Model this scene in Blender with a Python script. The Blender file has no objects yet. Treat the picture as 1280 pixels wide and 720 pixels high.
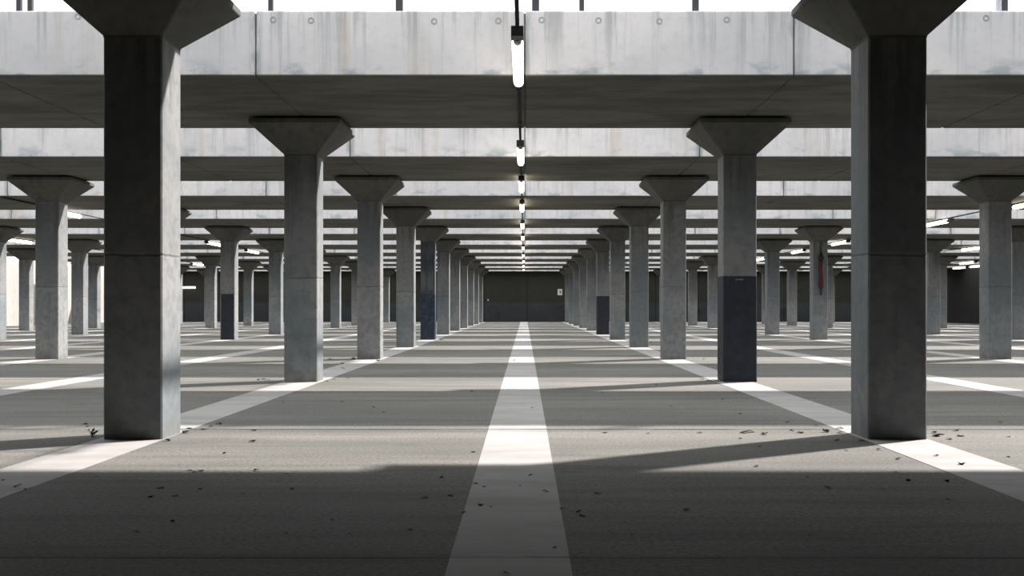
import bpy, bmesh, math, random
from mathutils import Vector, Matrix
random.seed(7)
C = bpy.context.scene.collection
H = 1.1                 # eye height (m)
S = 6.33 * H            # bay length along the view
A = 0.445 * H           # column width
Z_BEAM = 3.51 * H       # underside of the roof beams
Z_TOP = 4.22 * H        # top of the roof beams
XW = 28.0 * H           # side walls
Y_BACK = 11.95 * S
Y_REAR = -1.6 * S
XC = -0.06 * H          # centre of the middle aisle
XJ = 0.0                # centre joint of the roof slabs
SEAM = 2.92 * H

# ------------------------------------------------------------------ helpers
def new_obj(name, bm, mats, parent=None, smooth=False):
    me = bpy.data.meshes.new(name)
    bm.normal_update()
    bm.to_mesh(me); bm.free()
    if not isinstance(mats, (list, tuple)): mats = [mats]
    for m in mats: me.materials.append(m)
    if smooth:
        for p in me.polygons: p.use_smooth = True
    o = bpy.data.objects.new(name, me); C.objects.link(o)
    if parent: o.parent = parent
    return o

def add_box(bm, c, s, bevel=0.0, mat=0, seg=2):
    r = bmesh.ops.create_cube(bm, size=1.0, matrix=Matrix.Translation(c) @ Matrix.Diagonal((s[0], s[1], s[2], 1)))
    vs = r['verts']
    fs = set(f for v in vs for f in v.link_faces)
    if bevel > 0:
        es = list(set(e for v in vs for e in v.link_edges))
        b = bmesh.ops.bevel(bm, geom=es, offset=bevel, segments=seg, affect='EDGES', profile=0.5)
        fs = set(b['faces']) | set(f for f in fs if f.is_valid)
        fs |= set(f for v in b['verts'] for f in v.link_faces)
    for f in fs:
        if f.is_valid: f.material_index = mat

def add_cyl(bm, p0, p1, r0, r1=None, n=16, mat=0):
    p0, p1 = Vector(p0), Vector(p1)
    d = p1 - p0
    q = Vector((0, 0, 1)).rotation_difference(d.normalized()).to_matrix().to_4x4()
    r = bmesh.ops.create_cone(bm, cap_ends=True, segments=n, radius1=r0, radius2=r0 if r1 is None else r1,
                              depth=d.length, matrix=Matrix.Translation((p0 + p1) / 2) @ q)
    for f in set(f for v in r['verts'] for f in v.link_faces): f.material_index = mat

def lathe(bm, prof, axis_o, axis='Y', n=20, mat=0):
    rings = []
    for t, r in prof:
        ring = []
        for k in range(n):
            a = 2 * math.pi * k / n
            if axis == 'Y': p = Vector((r * math.cos(a), t, r * math.sin(a)))
            else: p = Vector((r * math.cos(a), r * math.sin(a), t))
            ring.append(bm.verts.new(p + Vector(axis_o)))
        rings.append(ring)
    for a, b in zip(rings, rings[1:]):
        for k in range(n):
            f = bm.faces.new((a[k], a[(k + 1) % n], b[(k + 1) % n], b[k])); f.material_index = mat
    bm.faces.new(rings[0][::-1]); bm.faces.new(rings[-1])
    bmesh.ops.recalc_face_normals(bm, faces=bm.faces)

def thing(name, label, cat, loc=(0, 0, 0), group=None):
    o = bpy.data.objects.new(name, None); C.objects.link(o)
    o.location = loc; o.empty_display_size = 0.2
    o['label'] = label; o['category'] = cat
    if group: o['group'] = group
    if name in ('concrete_column', 'roof_beam'): o['kind'] = 'thing'
    return o

def tag(o, label, cat, group=None):
    o['label'] = label; o['category'] = cat
    if group: o['group'] = group
    return o

def struct(o, label=None):
    o['kind'] = 'structure'
    if label: o['label'] = label
    return o

def child_copy(src, parent, loc=None):
    c = src.copy(); C.objects.link(c); c.parent = parent
    if loc is not None: c.location = loc
    return c

# ------------------------------------------------------------------ materials
class N:
    def __init__(self, name):
        self.m = bpy.data.materials.new(name); self.m.use_nodes = True
        self.t = self.m.node_tree; self.t.nodes.clear()
        self.out = self.t.nodes.new('ShaderNodeOutputMaterial')
        self.b = self.t.nodes.new('ShaderNodeBsdfPrincipled')
        self.t.links.new(self.b.outputs[0], self.out.inputs[0])
        g = self.t.nodes.new('ShaderNodeNewGeometry'); self.pos = g.outputs['Position']
        sp = self.t.nodes.new('ShaderNodeSeparateXYZ'); self.l(self.pos, sp.inputs[0])
        self.x, self.y, self.z = sp.outputs
    def l(self, a, b): self.t.links.new(a, b)
    def put(self, sock, v):
        if hasattr(v, 'is_output'): self.l(v, sock)
        else: sock.default_value = v
    def math(self, op, a, b=0.0, c=None, clamp=False):
        n = self.t.nodes.new('ShaderNodeMath'); n.operation = op; n.use_clamp = clamp
        self.put(n.inputs[0], a); self.put(n.inputs[1], b)
        if c is not None: self.put(n.inputs[2], c)
        return n.outputs[0]
    def noise(self, scale=(1, 1, 1), s=1.0, detail=6, rough=0.6, dist=0.0):
        mp = self.t.nodes.new('ShaderNodeMapping'); self.l(self.pos, mp.inputs[0]); mp.inputs['Scale'].default_value = scale
        n = self.t.nodes.new('ShaderNodeTexNoise'); self.l(mp.outputs[0], n.inputs['Vector'])
        n.inputs['Scale'].default_value = s; n.inputs['Detail'].default_value = detail
        n.inputs['Roughness'].default_value = rough; n.inputs['Distortion'].default_value = dist
        return n.outputs['Fac']
    def voro(self, s):
        n = self.t.nodes.new('ShaderNodeTexVoronoi'); self.l(self.pos, n.inputs['Vector']); n.inputs['Scale'].default_value = s
        return n.outputs['Distance']
    def ramp(self, v, lo, hi, a=0.0, b=1.0):
        n = self.t.nodes.new('ShaderNodeMapRange'); n.interpolation_type = 'SMOOTHSTEP'
        self.put(n.inputs[0], v)
        for i, q in enumerate((lo, hi, a, b)): self.put(n.inputs[i + 1], q)
        return n.outputs[0]
    def mix(self, f, a, b):
        n = self.t.nodes.new('ShaderNodeMix'); n.data_type = 'RGBA'
        self.put(n.inputs[0], f)
        for i, q in ((6, a), (7, b)):
            self.put(n.inputs[i], q if hasattr(q, 'is_output') else (*q, 1.0))
        return n.outputs[2]
    def bump(self, h, strength=0.3, dist=0.01):
        n = self.t.nodes.new('ShaderNodeBump'); n.inputs['Strength'].default_value = strength; n.inputs['Distance'].default_value = dist
        self.l(h, n.inputs['Height']); self.l(n.outputs[0], self.b.inputs['Normal'])
    def done(self, col, rough=0.8, spec=0.3):
        self.put(self.b.inputs['Base Color'], col if hasattr(col, 'is_output') else (*col, 1.0))
        self.put(self.b.inputs['Roughness'], rough); self.put(self.b.inputs['Specular IOR Level'], spec)
        return self.m

def plain(name, col, rough=0.5, metal=0.0, spec=0.4, var=0.12):
    n = N(name)
    f = n.noise(s=9.0, detail=4)
    c = n.mix(n.ramp(f, 0.35, 0.7), tuple(v * (1 - var) for v in col), tuple(min(1, v * (1 + var)) for v in col))
    n.b.inputs['Metallic'].default_value = metal
    return n.done(c, rough, spec)

def concrete_column():
    n = N('column_concrete')
    big = n.noise(s=0.55, detail=5)
    fine = n.noise(s=9.0, detail=8, rough=0.65)
    streak = n.noise(scale=(5, 5, 0.35), s=1.6, detail=5)
    col = n.mix(n.ramp(big, 0.38, 0.62), (0.148, 0.171, 0.184), (0.238, 0.243, 0.240))
    col = n.mix(n.ramp(fine, 0.4, 0.7, 0.0, 0.6), col, (0.105, 0.121, 0.13))
    col = n.mix(n.ramp(streak, 0.54, 0.72, 0.0, 0.5), col, (0.12, 0.126, 0.127))
    # two pours: the upper one a bit darker with damp runs from the head
    zj = n.math('ADD', n.z, n.math('MULTIPLY', n.math('SUBTRACT', n.noise(s=3.0, detail=4), 0.5), 0.05))
    upper = n.ramp(zj, 1.40 * H, 1.43 * H)
    col = n.mix(n.math('MULTIPLY', upper, 0.22), col, (0.13, 0.133, 0.126))
    damp = n.math('MULTIPLY', n.ramp(n.z, 2.0 * H, 3.0 * H), n.ramp(streak, 0.42, 0.62))
    col = n.mix(n.math('MULTIPLY', damp, 0.55), col, (0.07, 0.07, 0.064))
    line = n.math('SUBTRACT', 1.0, n.ramp(n.math('ABSOLUTE', n.math('SUBTRACT', zj, 1.40 * H)), 0.004, 0.016))
    col = n.mix(n.math('MULTIPLY', line, n.ramp(n.noise(s=4.0), 0.3, 0.55, 0.2, 0.8)), col, (0.09, 0.09, 0.085))
    foot = n.math('MULTIPLY', n.ramp(n.z, 0.32 * H, 0.0), n.ramp(n.noise(s=6.0), 0.4, 0.6))
    col = n.mix(n.math('MULTIPLY', foot, 0.6), col, (0.13, 0.13, 0.11))
    pit = n.ramp(n.voro(7.0), 0.05, 0.09, 1.0, 0.0)
    col = n.mix(n.math('MULTIPLY', pit, n.ramp(n.noise(s=2.2), 0.5, 0.6, 0, 0.6)), col, (0.08, 0.08, 0.08))
    n.bump(n.math('ADD', fine, n.math('MULTIPLY', line, -0.8)), 0.35, 0.012)
    return n.done(col, 0.78, 0.3)

def concrete_capital():
    n = N('capital_concrete')
    big = n.noise(s=0.7, detail=5); fine = n.noise(s=9.0, detail=8)
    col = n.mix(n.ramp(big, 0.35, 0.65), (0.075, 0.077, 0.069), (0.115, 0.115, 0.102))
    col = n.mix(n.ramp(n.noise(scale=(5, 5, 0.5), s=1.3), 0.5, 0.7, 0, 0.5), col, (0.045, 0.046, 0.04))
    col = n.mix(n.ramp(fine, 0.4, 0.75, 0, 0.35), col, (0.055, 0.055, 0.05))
    n.bump(fine, 0.3, 0.01)
    return n.done(col, 0.8, 0.25)

def concrete_beam():
    n = N('beam_concrete')
    big = n.noise(s=0.45, detail=6); fine = n.noise(s=8.0, detail=8)
    streak = n.noise(scale=(4.5, 4.5, 0.22), s=1.5, detail=6, rough=0.65)
    col = n.mix(n.ramp(big, 0.33, 0.66), (0.425, 0.420, 0.430), (0.525, 0.508, 0.508))
    col = n.mix(n.ramp(fine, 0.45, 0.8, 0, 0.3), col, (0.29, 0.29, 0.29))
    col = n.mix(n.ramp(streak, 0.51, 0.68, 0, 0.45), col, (0.265, 0.272, 0.275))
    rust = n.noise(scale=(3.0, 3.0, 0.12), s=1.1, detail=4)
    col = n.mix(n.ramp(rust, 0.55, 0.70, 0, 0.45), col, (0.37, 0.305, 0.245))
    drip = n.math('MULTIPLY', n.ramp(n.z, Z_TOP - 0.55 * H, Z_TOP), n.ramp(streak, 0.47, 0.60))
    col = n.mix(n.math('MULTIPLY', drip, 0.42), col, (0.20, 0.215, 0.215))
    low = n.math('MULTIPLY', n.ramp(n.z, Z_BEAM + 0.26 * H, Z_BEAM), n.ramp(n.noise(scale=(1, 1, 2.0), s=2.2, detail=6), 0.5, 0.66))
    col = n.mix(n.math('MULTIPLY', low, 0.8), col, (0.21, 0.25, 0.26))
    # joint stains
    jx = n.math('ABSOLUTE', n.math('SUBTRACT', n.math('FRACT', n.math('ADD', n.math('DIVIDE', n.math('SUBTRACT', n.x, XJ), SEAM), 100.5)), 0.5))
    jst = n.math('MULTIPLY', n.ramp(jx, 0.034, 0.004), n.ramp(n.noise(scale=(6, 6, 1.2), s=1.5), 0.38, 0.6))
    col = n.mix(n.math('MULTIPLY', jst, 0.75), col, (0.17, 0.19, 0.19))
    # board marks on the soffit
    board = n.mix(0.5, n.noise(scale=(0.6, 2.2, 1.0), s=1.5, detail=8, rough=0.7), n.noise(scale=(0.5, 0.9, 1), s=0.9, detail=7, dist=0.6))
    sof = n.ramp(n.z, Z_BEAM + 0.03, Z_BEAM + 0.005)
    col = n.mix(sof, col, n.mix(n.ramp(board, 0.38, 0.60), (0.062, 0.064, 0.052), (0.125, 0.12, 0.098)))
    n.bump(fine, 0.3, 0.01)
    return n.done(col, 0.82, 0.25)

JOINTS = [0.681 * S, 1.40 * S, 2.36 * S, 3.37 * S, 4.4 * S, 5.4 * S, 6.4 * S]
def joint_mask(n):
    wob = n.math('MULTIPLY', n.math('SUBTRACT', n.noise(s=1.1, detail=6, rough=0.7), 0.5), 0.03)
    yy = n.math('ADD', n.y, wob)
    tot = None
    for j, q in enumerate(JOINTS):
        w, st = ((0.02, 1.0), (0.06, 0.9), (0.05, 0.3), (0.16, 0.45), (0.12, 0.2), (0.15, 0.2), (0.2, 0.2))[j]
        d = n.ramp(n.math('ABSOLUTE', n.math('SUBTRACT', yy, q)), w * 0.4, w, st, 0.0)
        tot = d if tot is None else n.math('MAXIMUM', tot, d)
    return n.math('MULTIPLY', tot, n.ramp(n.noise(scale=(1, 0.1, 1), s=0.7, detail=4), 0.36, 0.55, 0.25, 0.95))

def floor_mat():
    n = N('floor_concrete')
    big = n.noise(scale=(0.35, 1.0, 1.0), s=0.5, detail=6, rough=0.6)
    brush = n.noise(scale=(0.25, 3.0, 1.0), s=1.1, detail=7, rough=0.65)
    fine = n.noise(s=38.0, detail=6, rough=0.7)
    col = n.mix(n.ramp(big, 0.34, 0.66), (0.128, 0.131, 0.120), (0.192, 0.185, 0.172))
    col = n.mix(n.ramp(brush, 0.42, 0.68, 0, 0.75), col, (0.097, 0.100, 0.093))
    col = n.mix(n.ramp(fine, 0.42, 0.66, 0, 0.75), col, (0.062, 0.060, 0.052))
    agg = n.math('MULTIPLY', n.ramp(n.voro(42.0), 0.10, 0.18, 1, 0), n.ramp(n.noise(s=1.4), 0.45, 0.6))
    col = n.mix(n.math('MULTIPLY', agg, 0.7), col, (0.38, 0.36, 0.32))
    oil = n.ramp(n.noise(scale=(0.8, 1.2, 1), s=0.9, detail=5), 0.62, 0.74, 0, 0.5)
    col = n.mix(oil, col, (0.055, 0.056, 0.05))
    jm = joint_mask(n)
    col = n.mix(jm, col, (0.025, 0.024, 0.022))
    n.bump(n.math('ADD', fine, n.math('MULTIPLY', jm, -1.5)), 0.25, 0.006)
    return n.done(col, n.ramp(big, 0.3, 0.7, 0.68, 0.8), 0.12)

def paint_mat():
    n = N('line_paint')
    f = n.noise(s=22.0, detail=7, rough=0.7); wear = n.noise(scale=(0.6, 1.6, 1), s=1.6, detail=7)
    col = n.mix(n.ramp(wear, 0.35, 0.7), (0.335, 0.328, 0.32), (0.265, 0.261, 0.252))
    col = n.mix(n.ramp(f, 0.55, 0.8, 0, 0.45), col, (0.20, 0.195, 0.18))
    col = n.mix(n.ramp(n.noise(scale=(0.8, 3, 1), s=2.2, detail=5), 0.6, 0.74, 0, 0.45), col, (0.19, 0.187, 0.173))
    col = n.mix(joint_mask(n), col, (0.05, 0.05, 0.045))
    n.bump(f, 0.2, 0.004)
    return n.done(col, 0.7, 0.2)

def wall_mat(name, hi, lo, band=None, seam_axis='x'):
    n = N(name)
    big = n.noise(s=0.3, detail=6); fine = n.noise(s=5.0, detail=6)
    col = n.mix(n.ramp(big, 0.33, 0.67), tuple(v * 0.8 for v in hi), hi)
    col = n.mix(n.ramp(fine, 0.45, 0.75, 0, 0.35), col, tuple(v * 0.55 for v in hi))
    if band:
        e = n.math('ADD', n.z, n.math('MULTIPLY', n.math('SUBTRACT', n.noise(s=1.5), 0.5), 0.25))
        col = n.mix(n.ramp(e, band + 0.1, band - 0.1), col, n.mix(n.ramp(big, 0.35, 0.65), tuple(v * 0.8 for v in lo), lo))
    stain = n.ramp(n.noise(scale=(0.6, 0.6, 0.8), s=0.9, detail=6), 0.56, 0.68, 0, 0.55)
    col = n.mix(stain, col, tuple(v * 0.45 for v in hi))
    q = n.x if seam_axis == 'x' else n.y
    per = 3.0 * H
    d = n.math('ABSOLUTE', n.math('SUBTRACT', n.math('FRACT', n.math('ADD', n.math('DIVIDE', n.math('SUBTRACT', q, 0.15 * H), per), 100.5)), 0.5))
    s = n.ramp(d, 0.006, 0.012, 1, 0)
    col = n.mix(n.math('MULTIPLY', s, 0.8), col, tuple(v * 0.25 for v in hi))
    n.bump(fine, 0.2, 0.01)
    return n.done(col, 0.85, 0.2)

M_COL, M_CAP, M_BEAM = concrete_column(), concrete_capital(), concrete_beam()
M_FLOOR, M_LINE = floor_mat(), paint_mat()
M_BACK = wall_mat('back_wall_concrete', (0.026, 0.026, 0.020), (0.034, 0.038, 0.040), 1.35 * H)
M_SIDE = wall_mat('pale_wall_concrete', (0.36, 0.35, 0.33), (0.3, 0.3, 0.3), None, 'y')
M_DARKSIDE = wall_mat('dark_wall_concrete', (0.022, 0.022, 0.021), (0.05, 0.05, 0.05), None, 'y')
M_DECK = wall_mat('deck_concrete', (0.10, 0.098, 0.085), (0.2, 0.2, 0.2), None, 'x')
M_NAVY = plain('navy_paint', (0.013, 0.0165, 0.027), 0.6, var=0.3)
M_NAVYF = plain('faded_navy_paint', (0.018, 0.032, 0.054), 0.65, var=0.45)
M_BLACK = plain('black_metal', (0.014, 0.014, 0.016), 0.45, 0.3)
M_STEEL = plain('dark_steel', (0.03, 0.032, 0.036), 0.5, 0.4)
M_GREY = plain('grey_steel', (0.32, 0.32, 0.36), 0.5, 0.3)
M_PALE = plain('pale_steel', (0.62, 0.60, 0.57), 0.5, 0.1)
M_RED = plain('red_enamel', (0.075, 0.010, 0.014), 0.6)
M_WHITE = plain('white_enamel', (0.72, 0.72, 0.68), 0.5, var=0.05)
M_SIGN = plain('grey_white_board', (0.42, 0.42, 0.39), 0.6, var=0.05)
M_PAD = plain('rubber_pad', (0.02, 0.02, 0.02), 0.8)
M_HOLE = plain('hole_mortar', (0.25, 0.26, 0.265), 0.9)
M_SEAL = plain('joint_sealant', (0.09, 0.10, 0.10), 0.9, var=0.3)
M_LEAF = plain('dry_leaf', (0.030, 0.024, 0.016), 0.8, var=0.4)
M_WEED = plain('weed_leaf', (0.018, 0.024, 0.012), 0.7, var=0.3)
def lamp_mat():
    n = N('lit_tube')
    n.b.inputs['Emission Color'].default_value = (1.0, 0.89, 0.74, 1); n.b.inputs['Emission Strength'].default_value = 9.0
    return n.done((0.9, 0.9, 0.88), 0.3, 0.4)
M_LAMP = lamp_mat()

# ------------------------------------------------------------------ setting
def slab(name, x0, x1, y0, y1, z0, z1, mat, bevel=0.0):
    bm = bmesh.new(); add_box(bm, ((x0 + x1) / 2, (y0 + y1) / 2, (z0 + z1) / 2), (x1 - x0, y1 - y0, z1 - z0), bevel)
    return struct(new_obj(name, bm, mat))
T = 0.3 * H
floor = slab('floor', -XW - T, XW + T, Y_REAR - T, Y_BACK + T, -0.3, 0, M_FLOOR)
floor['label'] = 'grey concrete car park floor with cross joints'
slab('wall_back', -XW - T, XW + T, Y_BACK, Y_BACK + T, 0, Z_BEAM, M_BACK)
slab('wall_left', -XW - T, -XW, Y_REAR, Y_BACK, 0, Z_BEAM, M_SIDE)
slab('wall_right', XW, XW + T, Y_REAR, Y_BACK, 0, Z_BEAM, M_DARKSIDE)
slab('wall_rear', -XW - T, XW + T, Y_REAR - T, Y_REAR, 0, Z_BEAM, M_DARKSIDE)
slab('ceiling', -XW - T, XW + T, Y_REAR - T, 1.39 * S, Z_BEAM, Z_TOP, M_DECK, 0.02)

LINES = [(XC, .477), (-2.99 * H, .50), (2.81 * H, .49), (-6.17 * H, .46), (5.77 * H, .46), (-9.25 * H, .46), (9.1 * H, .46),
         (-12.3 * H, .46), (12.0 * H, .46), (-15.4 * H, .46), (15.1 * H, .46), (-18.4 * H, .46), (18.2 * H, .46),
         (-21.4 * H, .46), (21.2 * H, .46), (-24.5 * H, .46), (24.3 * H, .46)]
for x, w in LINES:
    bm = bmesh.new()
    add_box(bm, (x, (Y_BACK - 0.4 * S) / 2, 0.001), (w * H, Y_BACK + 0.4 * S - 0.1, 0.004))
    o = new_obj('painted_line', bm, M_LINE, floor); o['label'] = 'white painted line'

# ------------------------------------------------------------------ roof beams
ORD = ['nearest', 'second', 'third', 'fourth', 'fifth', 'sixth', 'seventh', 'eighth', 'ninth', 'tenth', 'eleventh']
k0 = -9
BW = 0.54 * S
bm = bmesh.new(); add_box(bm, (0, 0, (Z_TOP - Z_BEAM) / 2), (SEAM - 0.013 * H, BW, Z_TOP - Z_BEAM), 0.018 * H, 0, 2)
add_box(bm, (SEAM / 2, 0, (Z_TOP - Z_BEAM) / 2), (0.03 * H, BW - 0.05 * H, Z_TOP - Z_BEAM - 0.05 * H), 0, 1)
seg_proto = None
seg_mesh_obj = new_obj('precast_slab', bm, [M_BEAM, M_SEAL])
for j in range(1, 12):
    yf = (0.85 + j) * S
    lab = {1: 'nearest concrete roof beam, its tall pale face right under the strip of sky',
           11: 'farthest concrete roof beam, resting on top of the dark back wall'}.get(j, '%s pale concrete roof beam counted from the strip of sky' % ORD[j - 1])
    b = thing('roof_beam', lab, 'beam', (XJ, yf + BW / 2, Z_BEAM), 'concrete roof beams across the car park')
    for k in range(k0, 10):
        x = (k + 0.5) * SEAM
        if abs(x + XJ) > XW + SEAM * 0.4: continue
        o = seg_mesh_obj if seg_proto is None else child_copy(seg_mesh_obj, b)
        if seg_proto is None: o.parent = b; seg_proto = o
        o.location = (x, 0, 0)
    if j == 1:
        for px, py in ((98, 21), (117, 20), (342, 25), (389, 26), (543, 27), (623, 26.5), (677, 25.5), (748, 26), (824, 27), (908, 25), (1232, 23), (1088, 24)):
            x = (px - 656) * 1.85 / 213 * H - XJ
            z = H + (384.4 - py) * 1.85 / 213 * H - Z_BEAM
            ring = []; bm = bmesh.new()
            for rr in (0.034, 0.022):
                ring.append([bm.verts.new((x + rr * H * math.cos(a * math.pi / 8), -BW / 2 - 0.004, z + rr * H * math.sin(a * math.pi / 8))) for a in range(16)])
            base = [bm.verts.new((v.co.x, -BW / 2 + 0.01, v.co.z)) for v in ring[0]]
            inner = [bm.verts.new((v.co.x, -BW / 2 + 0.002, v.co.z)) for v in ring[1]]
            for a in range(16):
                c = (a + 1) % 16
                bm.faces.new((ring[0][a], ring[0][c], ring[1][c], ring[1][a]))
                bm.faces.new((base[a], base[c], ring[0][c], ring[0][a]))
                bm.faces.new((ring[1][a], ring[1][c], inner[c], inner[a]))
            new_obj('tie_hole', bm, M_HOLE, b)['label'] = 'grey ring mark of a filled form-tie hole'

# ------------------------------------------------------------------ columns
CW = 1.205 * H
def shaft_mesh(lo=0.0):
    bm = bmesh.new()
    h = 3.07 * H
    add_box(bm, (0, 0, h / 2), (A, A, h))
    es = [e for e in bm.edges if abs(e.verts[0].co.z - e.verts[1].co.z) > 1]
    bmesh.ops.bevel(bm, geom=es, offset=0.012 * H, segments=1, affect='EDGES')
    return bm
def capital_bm():
    bm = bmesh.new()
    def ring(w, z, c):
        a = w / 2
        return [bm.verts.new(p) for p in ((-a + c, -a, z), (a - c, -a, z), (a, -a + c, z), (a, a - c, z), (a - c, a, z), (-a + c, a, z), (-a, a - c, z), (-a, -a + c, z))]
    c0 = 0.012 * H
    rings = [ring(A + 0.002, 3.04 * H, c0), ring(A + 0.012, 3.06 * H, c0), ring(CW - 0.01, 3.415 * H, c0), ring(CW, 3.425 * H, c0), ring(CW, 3.47 * H, c0), ring(CW - 0.02 * H, 3.482 * H, c0)]
    for p, q in zip(rings, rings[1:]):
        for k in range(8): bm.faces.new((p[k], p[(k + 1) % 8], q[(k + 1) % 8], q[k]))
    bm.faces.new(rings[0][::-1]); bm.faces.new(rings[-1])
    return bm
proto = {}
def blue_shaft_mat():
    n = N('blue_stained_concrete')
    big = n.noise(s=1.2, detail=7, rough=0.65); st = n.noise(scale=(5, 5, 0.5), s=1.4, detail=5)
    col = n.mix(n.ramp(big, 0.38, 0.62), (0.045, 0.058, 0.072), (0.105, 0.115, 0.122))
    col = n.mix(n.ramp(st, 0.5, 0.66, 0, 0.6), col, (0.035, 0.045, 0.058))
    return n.done(col, 0.75, 0.3)
M_BLUE = blue_shaft_mat()
def make_column(x, n, label, band=None, group=None):
    y = (1.29 + n) * S + A / 2
    r = thing('concrete_column', label, 'column', (x, y, 0), group)
    if not proto:
        proto['shaft'] = new_obj('shaft', shaft_mesh(), M_COL, r)
        proto['capital'] = new_obj('capital', capital_bm(), M_CAP, r)
        bm = bmesh.new(); add_box(bm, (0, 0, 3.4955 * H), (CW * 0.86, CW * 0.86, 0.029 * H))
        proto['pad'] = new_obj('bearing_pad', bm, M_PAD, proto['capital'])
    else:
        if band == 'faded': new_obj('shaft', shaft_mesh(), M_BLUE, r)
        else: child_copy(proto['shaft'], r)
        child_copy(proto['pad'], child_copy(proto['capital'], r))
    if band:
        bm = bmesh.new(); ztop = 1.42 * H
        e = 0.004 * H
        if band == 'front':
            add_box(bm, (0, -A / 2, ztop / 2 + 0.004), (A - 0.05 * H, 0.012 * H, ztop - 0.008), 0.002)
        else:
            add_box(bm, (0, 0, ztop / 2 + 0.002), (A + 2 * e, A + 2 * e, ztop))
            es = [q for q in bm.edges if abs(q.verts[0].co.z - q.verts[1].co.z) > 1]
            bmesh.ops.bevel(bm, geom=es, offset=0.013 * H, segments=1, affect='EDGES')
        pb = new_obj('painted_band', bm, M_NAVYF if band == 'faded' else M_NAVY, r); pb['label'] = 'navy blue painted lower band'
        if band == 'marked':
            bm = bmesh.new()
            w = 0.012 * H
            for i, bw in enumerate((0.8, 0.7, 0.35, 0.9, 0.7, 0.8, 0.6)):
                add_box(bm, (-0.006 * H + (i - 3) * 0.0165 * H, -A / 2 - e - 0.001, 1.375 * H), (w * bw, 0.003, 0.017 * H))
            new_obj('stencil_mark', bm, M_GREY, pb)['label'] = 'tiny pale lettering near the top of the band'
    return r
NTH = ['nearest', 'second', 'third', 'fourth', 'fifth', 'sixth', 'seventh', 'eighth', 'ninth', 'tenth', 'last']
G = 'concrete columns with flared capitals'
for n in range(0, 11):
    lab = '%s concrete column in the row left of the central white line' % NTH[n]
    if n == 0: lab = 'large dark concrete column close on the left, right side sunlit'
    if n == 4: lab = 'fifth column left of the central line, stained dark blue all down its face'
    make_column((-2.965 if n == 0 else -3.01) * H, n, lab, 'faded' if n == 4 else None, G)
    lab = '%s concrete column in the row right of the central white line' % NTH[n]
    if n == 0: lab = 'large dark concrete column close on the right, above a long floor shadow'
    if n == 1: lab = 'second column right of the central line, navy painted base with tiny lettering'
    if n == 5: lab = 'sixth column right of the central line, with a plain navy painted base'
    make_column((2.82 if n == 0 else 2.89) * H, n, lab, {1: 'marked', 5: 'plain'}.get(n), G)
OUT = {('left', 'second'): [(-9.22, k) for k in range(2, 11)], ('right', 'second'): [(9.17, k) for k in range(2, 11)],
       ('left', 'third'): [(-16.5, 4), (-16.5, 5), (-15.6, 6), (-15.3, 7), (-15.1, 8), (-15.1, 9), (-15.1, 10)],
       ('right', 'third'): [(15.35, 4), (15.1, 5), (14.9, 6), (14.75, 7), (14.6, 8), (14.6, 9), (14.6, 10)],
       ('left', 'fourth'): [(-21.4, 6), (-21.0, 7), (-21.0, 8), (-21.0, 9), (-21.0, 10)],
       ('right', 'fourth'): [(21.0, 5), (20.6, 6), (20.3, 7), (20.3, 8), (20.3, 9), (20.3, 10)]}
for (side, row), lst in OUT.items():
    for i, (x, n) in enumerate(lst):
        which = NTH[i] if i < len(lst) - 1 else 'farthest'
        lab = '%s concrete column in the %s row %s of the central line' % (which, row, side)
        band = None
        if side == 'left' and row == 'second' and n == 4:
            lab = 'column with a navy panel on its front, in the second row to the left'; band = 'front'
        if side == 'right' and row == 'second' and n == 4:
            lab = 'column carrying a red pipe, in the second row right of the central line'
        make_column(x * H, n, lab, band, G)

# red pipe unit on the column
x, y = 9.17 * H, (1.29 + 4) * S - 0.0
r = thing('standpipe', 'dark red vertical pipe with black valve fixed on a column front, right side', 'pipe', (x, y - 0.075 * H, 0))
bm = bmesh.new(); lathe(bm, [(1.59 * H, 0.05 * H), (1.60 * H, 0.066 * H), (2.40 * H, 0.066 * H), (2.42 * H, 0.05 * H)], (0, 0, 0), 'Z'); new_obj('pipe', bm, M_RED, r, True)
bm = bmesh.new(); lathe(bm, [(2.42 * H, 0.03 * H), (2.46 * H, 0.05 * H), (2.50 * H, 0.085 * H), (2.58 * H, 0.085 * H), (2.62 * H, 0.05 * H), (2.72 * H, 0.018 * H)], (0, 0, 0), 'Z'); new_obj('valve', bm, M_BLACK, r, True)
bm = bmesh.new(); add_cyl(bm, (0, 0.05 * H, 2.7 * H), (0, 0.05 * H, 3.05 * H), 0.012 * H); add_cyl(bm, (0, 0, 2.70 * H), (0, 0.05 * H, 2.72 * H), 0.012 * H); new_obj('feed_conduit', bm, M_BLACK, r)
bm = bmesh.new(); lathe(bm, [(1.38 * H, 0.02 * H), (1.50 * H, 0.028 * H), (1.60 * H, 0.035 * H)], (0, 0, 0), 'Z'); new_obj('drain_spout', bm, M_STEEL, r, True)
for z in (1.75, 2.25):
    bm = bmesh.new(); add_box(bm, (0, 0.045 * H, z * H), (0.16 * H, 0.06 * H, 0.03 * H), 0.004); new_obj('bracket', bm, M_STEEL, r)

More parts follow.
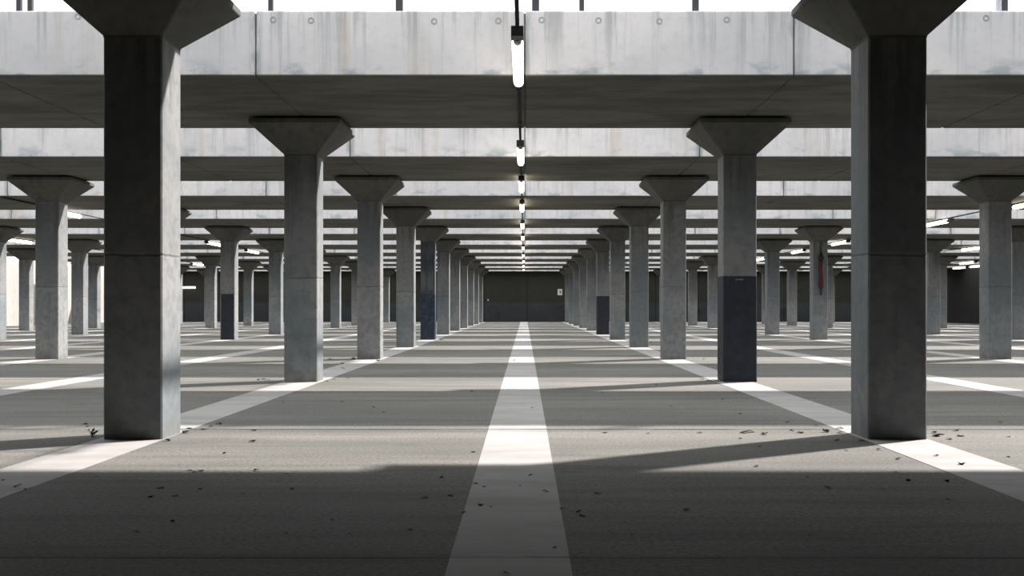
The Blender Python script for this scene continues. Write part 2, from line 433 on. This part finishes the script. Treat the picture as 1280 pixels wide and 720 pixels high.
# ------------------------------------------------------------------ lamps and conduits
ZT, ZC, RT, RC = 3.413 * H, 3.488 * H, 0.052 * H, 0.018 * H
LL = 0.29 * S
lamp_parts = {}
def make_lamp(x, dn, label, group):
    r = thing('tube_lamp', label, 'lamp', (x, dn * S, ZT), group)
    if not lamp_parts:
        bm = bmesh.new()
        prof = [(0.03, RT * 0.80), (0.05, RT * 0.97), (0.09, RT)]
        prof += [(LL - 0.07 + 0.07 * math.sin(a), RT * (0.25 + 0.75 * math.cos(a))) for a in [i * math.pi / 16 for i in range(0, 9)]]
        lathe(bm, prof, (0, 0, 0), 'Y', 24)
        lamp_parts['tube'] = new_obj('tube', bm, M_LAMP, r, True)
        bm = bmesh.new(); lathe(bm, [(-0.18, RT * 0.66), (-0.17, RT * 0.74), (0.045, RT * 0.74), (0.05, RT * 0.66)], (0, 0, 0), 'Y', 20)
        lamp_parts['end_cap'] = new_obj('end_cap', bm, M_BLACK, lamp_parts['tube'])
        bm = bmesh.new(); add_box(bm, (0, -0.26, 0.012 * H), (0.112 * H, 0.20, 0.090 * H), 0.008)
        lamp_parts['mount'] = new_obj('mount_block', bm, M_BLACK, r)
        bm = bmesh.new()
        add_box(bm, (0, LL * 0.72, 0.047 * H), (0.03 * H, 0.05, 0.020 * H), 0.003)
        lamp_parts['clip'] = new_obj('clip', bm, M_BLACK, r)
    else:
        child_copy(lamp_parts['end_cap'], child_copy(lamp_parts['tube'], r)); child_copy(lamp_parts['mount'], r); child_copy(lamp_parts['clip'], r)
    return r
centre = [1.545, 2.565, 3.24, 3.95, 4.86, 5.72, 6.72, 7.7, 8.7, 9.7, 10.7]
for i, d in enumerate(centre):
    lab = '%s lit tube lamp under the roof along the central aisle' % (ORD[i] if i < 10 else 'farthest')
    if i == 0: lab = 'nearest and largest lit tube lamp, hanging before the first roof beam'
    make_lamp(XC - 0.006 * H, d, lab, 'tube lamps in the central line')
side_rows = [(-11.8, [4.24, 6.36, 7.26], 'left', 'first'), (11.8, [3.83, 4.76, 6.26, 7.24, 8.41], 'right', 'first'),
             (-18.4, [6.07, 9.46], 'left', 'second'), (18.4, [6.89, 10.63], 'right', 'second'),
             (24.0, [9.12], 'right', 'third'), (26.5, [9.85, 10.26], 'right', 'fourth')]
for X, ds, side, row in side_rows:
    for i, d in enumerate(ds):
        if len(ds) == 1: lab = 'single lit tube lamp deep on the %s, before the dark side wall' % side
        else: lab = '%s lit tube lamp in the %s side run on the %s' % (NTH[i] if i < len(ds) - 1 else 'farthest', row, side)
        make_lamp(X * H, d, lab, 'tube lamps in the side aisles')
def conduit(X, y0, y1, label):
    r = thing('lighting_conduit', label, 'conduit', (X, y0, ZC))
    bm = bmesh.new(); add_cyl(bm, (0, 0, 0), (0, y1 - y0, 0), RC, n=12)
    new_obj('pipe', bm, M_BLACK, r, True)
    clip = None
    for j in range(0, 12):
        for f in (0.95, 1.30):
            y = (f + j) * S
            if y < y0 or y > y1 or (j == 11 and f > 1): continue
            if clip is None:
                bm = bmesh.new(); add_box(bm, (0, 0, 0.004 * H), (0.05 * H, 0.05 * H, 0.036 * H), 0.004)
                clip = new_obj('clip', bm, M_BLACK, r); clip.location = (0, y - y0, 0)
            else: child_copy(clip, r, (0, y - y0, 0))
conduit(XC - 0.006 * H, 0.3 * S, 11.9 * S, 'thin black conduit under the roof carrying the central lamps')
for X, a, b, lab in ((-11.8, 2.0, 11.9, 'thin black conduit carrying the first run of lamps on the left'), (11.8, 2.0, 11.9, 'thin black conduit carrying the first run of lamps on the right'),
                     (-18.4, 4.0, 11.9, 'thin black conduit carrying the second run of lamps on the left'), (18.4, 4.0, 11.9, 'thin black conduit carrying the second run of lamps on the right'),
                     (24.0, 6.0, 11.9, 'thin black conduit carrying the single deep lamp on the right'), (26.5, 6.0, 11.9, 'thin black conduit beside the dark right wall')):
    conduit(X * H, a * S, b * S, lab)

# ------------------------------------------------------------------ railing on the first beam
yr = 1.90 * S
r = thing('guard_railing', 'dark steel railing posts standing on the nearest roof beam against the sky', 'railing', (0, yr, Z_TOP))
for px, w, m in ((14, 1.5, M_PALE), (25, 6, M_STEEL), (39, 6, M_STEEL), (339, 6, M_STEEL), (499.5, 9, M_STEEL), (669.5, 9, M_STEEL), (727, 6, M_STEEL),
                 (869, 8, M_STEEL), (1247.5, 6, M_GREY), (1254.5, 7, M_STEEL), (409, 1.5, M_PALE), (414, 1.5, M_PALE)):
    X = (px - 656) * 1.90 / 213 * H; W = w * 1.9 / 213 * H
    bm = bmesh.new(); add_box(bm, (X, 0, 0.5 * H), (W, max(W, 0.03) if w > 2 else W, 1.0 * H), W * 0.1)
    p_ = new_obj('post', bm, m, r)
    if w > 2:
        bm = bmesh.new(); add_box(bm, (X, 0, 0.009), (W * 1.25, max(W * 1.6, 0.08), 0.016), 0.002); new_obj('base_plate', bm, m, p_)
bm = bmesh.new(); add_cyl(bm, (-10 * H, 0, 1.01 * H), (10 * H, 0, 1.01 * H), 0.025 * H); new_obj('top_rail', bm, M_STEEL, r)

# ------------------------------------------------------------------ small things on the back wall
r = thing('wall_sign', 'small pale square sign with a dark mark on the far back wall', 'sign', (2.46 * H, Y_BACK, 2.08 * H))
bm = bmesh.new(); add_box(bm, (0, -0.012, 0), (0.33 * H, 0.024, 0.43 * H), 0.004); new_obj('board', bm, M_SIGN, r)
bm = bmesh.new()
add_box(bm, (0.02 * H, -0.026, 0.06 * H), (0.13 * H, 0.006, 0.055 * H)); add_box(bm, (0.06 * H, -0.026, 0.015 * H), (0.05 * H, 0.006, 0.12 * H)); add_box(bm, (0.02 * H, -0.026, -0.06 * H), (0.045 * H, 0.006, 0.10 * H))
new_obj('dark_mark', bm, M_STEEL, r)
bm = bmesh.new(); add_box(bm, (0, -0.03, 0), (0.10 * H, 0.06, 0.10 * H), 0.008)
o = new_obj('switch_box', bm, M_SIGN); o.location = (-2.57 * H, Y_BACK, 1.52 * H); tag(o, 'tiny pale box on the far back wall, left of its middle', 'box')
bm = bmesh.new(); add_box(bm, (0, -0.02, 0.012), (0.17 * H, 0.04, 0.05 * H), 0.003); add_box(bm, (0, -0.066, -0.03 * H), (0.10 * H, 0.012, 0.05 * H), 0.003)
bm.free()
r = thing('wall_lamp', 'lit horizontal strip lamp low on the back wall at far left', 'lamp', (-23.6 * H, Y_BACK, 2.42 * H))
bm = bmesh.new(); add_box(bm, (0, -0.03, 0.05 * H), (1.1 * H, 0.06, 0.06 * H), 0.006); new_obj('housing', bm, M_PALE, r)
bm = bmesh.new(); add_box(bm, (0, -0.045, -0.03 * H), (1.06 * H, 0.08, 0.10 * H), 0.02); new_obj('diffuser', bm, M_LAMP, r)

# ------------------------------------------------------------------ litter on the floor
def leaf_mesh(k):
    bm = bmesh.new(); rnd = random.Random(k)
    nu, nv = 7, 3
    g = []
    for i in range(nu):
        t = i / (nu - 1); w = math.sin(math.pi * min(1, t * 0.92 + 0.06)) * (0.36 + 0.1 * rnd.random())
        row = []
        for v in range(nv):
            s = v - 1
            row.append(bm.verts.new((t - 0.5, s * w, 0.10 + 0.22 * abs(s) * w + 0.16 * math.sin(t * 3 + k) * (0.5 + rnd.random() * 0.5))))
        g.append(row)
    for i in range(nu - 1):
        for v in range(nv - 1): bm.faces.new((g[i][v], g[i + 1][v], g[i + 1][v + 1], g[i][v + 1]))
    bmesh.ops.solidify(bm, geom=bm.faces[:], thickness=0.05)
    lo = min(v.co.z for v in bm.verts)
    for v in bm.verts: v.co.z -= lo
    return bm
protos = [new_obj('dry_leaf', leaf_mesh(k), M_LEAF) for k in range(4)]
used = set()
def floor_pt(px, py):
    d = 213.0 / (py - 384.4)
    return (px - 656) / (py - 384.4) * H, d * S
def drop(px, py, size, label, group):
    k = random.randrange(4); p = protos[k]
    o = p if k not in used else p.copy()
    if k in used: C.objects.link(o)
    used.add(k)
    x, y = floor_pt(px, py)
    on_line = any(abs(x - lx) < w * H / 2 + 0.03 for lx, w in LINES)
    o.location = (x, y, 0.003 if on_line else 0.0)
    o.rotation_euler = (0, 0, random.uniform(0, 6.28))
    s = size / (py - 384.4) * H
    o.scale = (s, s, s * random.uniform(0.7, 1.2))
    tag(o, label, 'leaf', group)
lit = [(595, 605, 4), (606, 609, 4), (663, 595, 4), (682, 615, 6), (601, 632, 6), (613, 634, 4), (580, 642, 5), (703, 637, 5), (633, 718, 6), (693, 685, 4), (723, 640, 5), (728, 645, 6), (650, 608, 3)]
for px, py, s in lit: drop(px, py, s * 1.5, 'small dark dry leaf lying on or beside the central white line in front', 'leaves around the near central line')
nearleft = [(141, 501, 5), (108, 530, 5), (110, 533, 4), (5, 601, 4), (22, 609, 7), (32, 612, 4), (120, 596, 4), (238, 588, 5), (201, 610, 6), (251, 611, 5), (189, 621, 6), (220, 620, 5), (304, 618, 4), (216, 651, 6), (171, 665, 6),
            (244, 590, 5), (252, 589, 6), (321, 588, 6), (359, 592, 4), (365, 612, 5), (281, 567, 4), (437, 667, 4), (512, 662, 5), (531, 622, 6), (563, 619, 6), (552, 597, 4), (416, 650, 4), (358, 667, 4), (592, 565, 5)]
for px, py, s in nearleft: drop(px, py, s * 1.5, 'small dark dry leaf on the near floor left of the central line', 'leaves on the near left floor')
nearright = [(756, 541, 5), (810, 542, 4), (874, 541, 5), (747, 617, 6), (858, 638, 7), (790, 668, 4), (764, 666, 4), (925, 548, 4), (949, 558, 4), (1057, 563, 4), (1122, 574, 5), (1201, 581, 7), (1170, 570, 5), (1119, 590, 4), (1009, 596, 5), (1034, 610, 7),
             (1098, 562, 5), (1135, 601, 5), (1182, 602, 6), (1184, 624, 5), (1104, 612, 4), (1260, 571, 4), (984, 528, 4), (1250, 528, 4), (1260, 546, 4), (945, 583, 5), (1012, 669, 4)]
for px, py, s in nearright: drop(px, py, s * 1.5, 'small dark dry leaf on the near floor right of the central line', 'leaves on the near right floor')
far = [(480, 515, 4), (428, 502, 3), (354, 503, 3), (467, 509, 4), (590, 489, 4), (753, 491, 4), (838, 508, 4), (903, 499, 4), (925, 517, 4), (409, 477, 4), (435, 473, 4), (418, 474, 3), (429, 461, 5), (428, 455, 5), (413, 449, 5), (442, 449, 6), (473, 451, 5), (880, 449, 4), (552, 425, 4), (665, 510, 4), (643, 451, 4), (820, 481, 3)]
for px, py, s in far: drop(px, py, s * 1.3, 'tiny dark dry leaf on the floor farther up the central aisle', 'leaves in the central aisle')
for px, py, s in [(237, 536, 6), (256, 537, 7), (264, 533, 4), (274, 530, 6), (233, 541, 9), (318, 538, 6), (210, 551, 6), (316, 552, 7)]:
    drop(px, py, s * 1.4, 'dark dry leaf beside the right foot of the large near left column', 'leaves by the near left column')
for px, py, s in [(1049, 536, 7), (1050, 541, 7), (1032, 540, 8), (1019, 532, 5), (1167, 541, 6), (1170, 545, 10), (1175, 543, 8), (1195, 538, 7), (1200, 545, 8), (1186, 549, 6), (1046, 551, 6), (1076, 551, 6), (930, 541, 9), (938, 540, 8), (955, 543, 7), (990, 538, 6), (1000, 541, 7)]:
    drop(px, py, s * 1.4, 'dark dry leaf in the litter around the large near right column', 'leaves by the near right column')
for px, py, s in [(324, 475, 5), (330, 474, 6), (336, 475, 5), (877, 474, 5), (886, 476, 6), (893, 476.5, 6), (898, 477, 5), (907, 478, 5)]:
    drop(px, py, s * 1.3, 'tiny dark dry leaf by the foot of a second column of the central rows', 'leaves by the second columns')
# weed sprig
wx, wy = floor_pt(116, 546)
r = thing('weed_sprig', 'small dark weed growing at the left foot of the near left column', 'weed', (wx, wy, 0))
bm = bmesh.new()
for k, (dx, dy, h) in enumerate(((-0.03, 0.0, 0.065), (0.01, 0.01, 0.06), (0.04, -0.01, 0.045), (0.0, 0.03, 0.05))):
    add_cyl(bm, (dx * 0.1, dy * 0.1, 0), (dx, dy, h), 0.003, 0.0015, 6)
new_obj('stem', bm, M_WEED, r)
for dx, dy, h, s in ((-0.03, 0, 0.06, 0.035), (0.01, 0.01, 0.055, 0.04), (0.04, -0.01, 0.04, 0.045), (0.0, 0.03, 0.045, 0.04), (0.02, 0.0, 0.025, 0.05), (-0.01, 0.0, 0.03, 0.04)):
    o = new_obj('leaf', leaf_mesh(int(h * 1000)), M_WEED, r); o.location = (dx, dy, h); o.scale = (s, s, s); o.rotation_euler = (random.uniform(-.6, .6), random.uniform(-1, .2), random.uniform(0, 6))

# ------------------------------------------------------------------ light
w = bpy.data.worlds.new('sky'); bpy.context.scene.world = w; w.use_nodes = True
bg = w.node_tree.nodes['Background']
# overcast-white sky, three times brighter at the zenith than at the horizon
wn = w.node_tree; tc = wn.nodes.new('ShaderNodeTexCoord'); sx = wn.nodes.new('ShaderNodeSeparateXYZ'); wn.links.new(tc.outputs['Generated'], sx.inputs[0])
mr = wn.nodes.new('ShaderNodeMapRange'); wn.links.new(sx.outputs[2], mr.inputs[0])
for i_, v_ in enumerate((0.0, 1.0, 1.26, 3.78)): mr.inputs[i_ + 1].default_value = v_
wn.links.new(mr.outputs[0], bg.inputs[1]); bg.inputs[0].default_value = (0.955, 0.98, 1.0, 1)
sd = bpy.data.lights.new('sun', 'SUN'); sd.energy = 12.6; sd.angle = math.radians(2.0); sd.color = (1.0, 0.925, 0.885)
so = bpy.data.objects.new('sun', sd); C.objects.link(so)
so.rotation_euler = Vector((-0.912, -0.62, -1.0)).to_track_quat('-Z', 'Y').to_euler(); so.location = (20, 30, 30)

# ------------------------------------------------------------------ camera
cd = bpy.data.cameras.new('camera'); cam = bpy.data.objects.new('camera', cd); C.objects.link(cam)
cam.location = (0, 0, H); cam.rotation_euler = (math.radians(90), 0, 0)
cd.sensor_width = 36; cd.lens = 1350 / 1280 * 36
cd.shift_x = -16 / 1280; cd.shift_y = 24.4 / 1280
cd.clip_end = 500; cd.clip_start = 0.05
sc = bpy.context.scene; sc.camera = cam
vs = sc.view_settings; vs.view_transform = 'Standard'; vs.look = 'None'; vs.exposure = 0.0; vs.gamma = 1.0; vs.use_curve_mapping = False
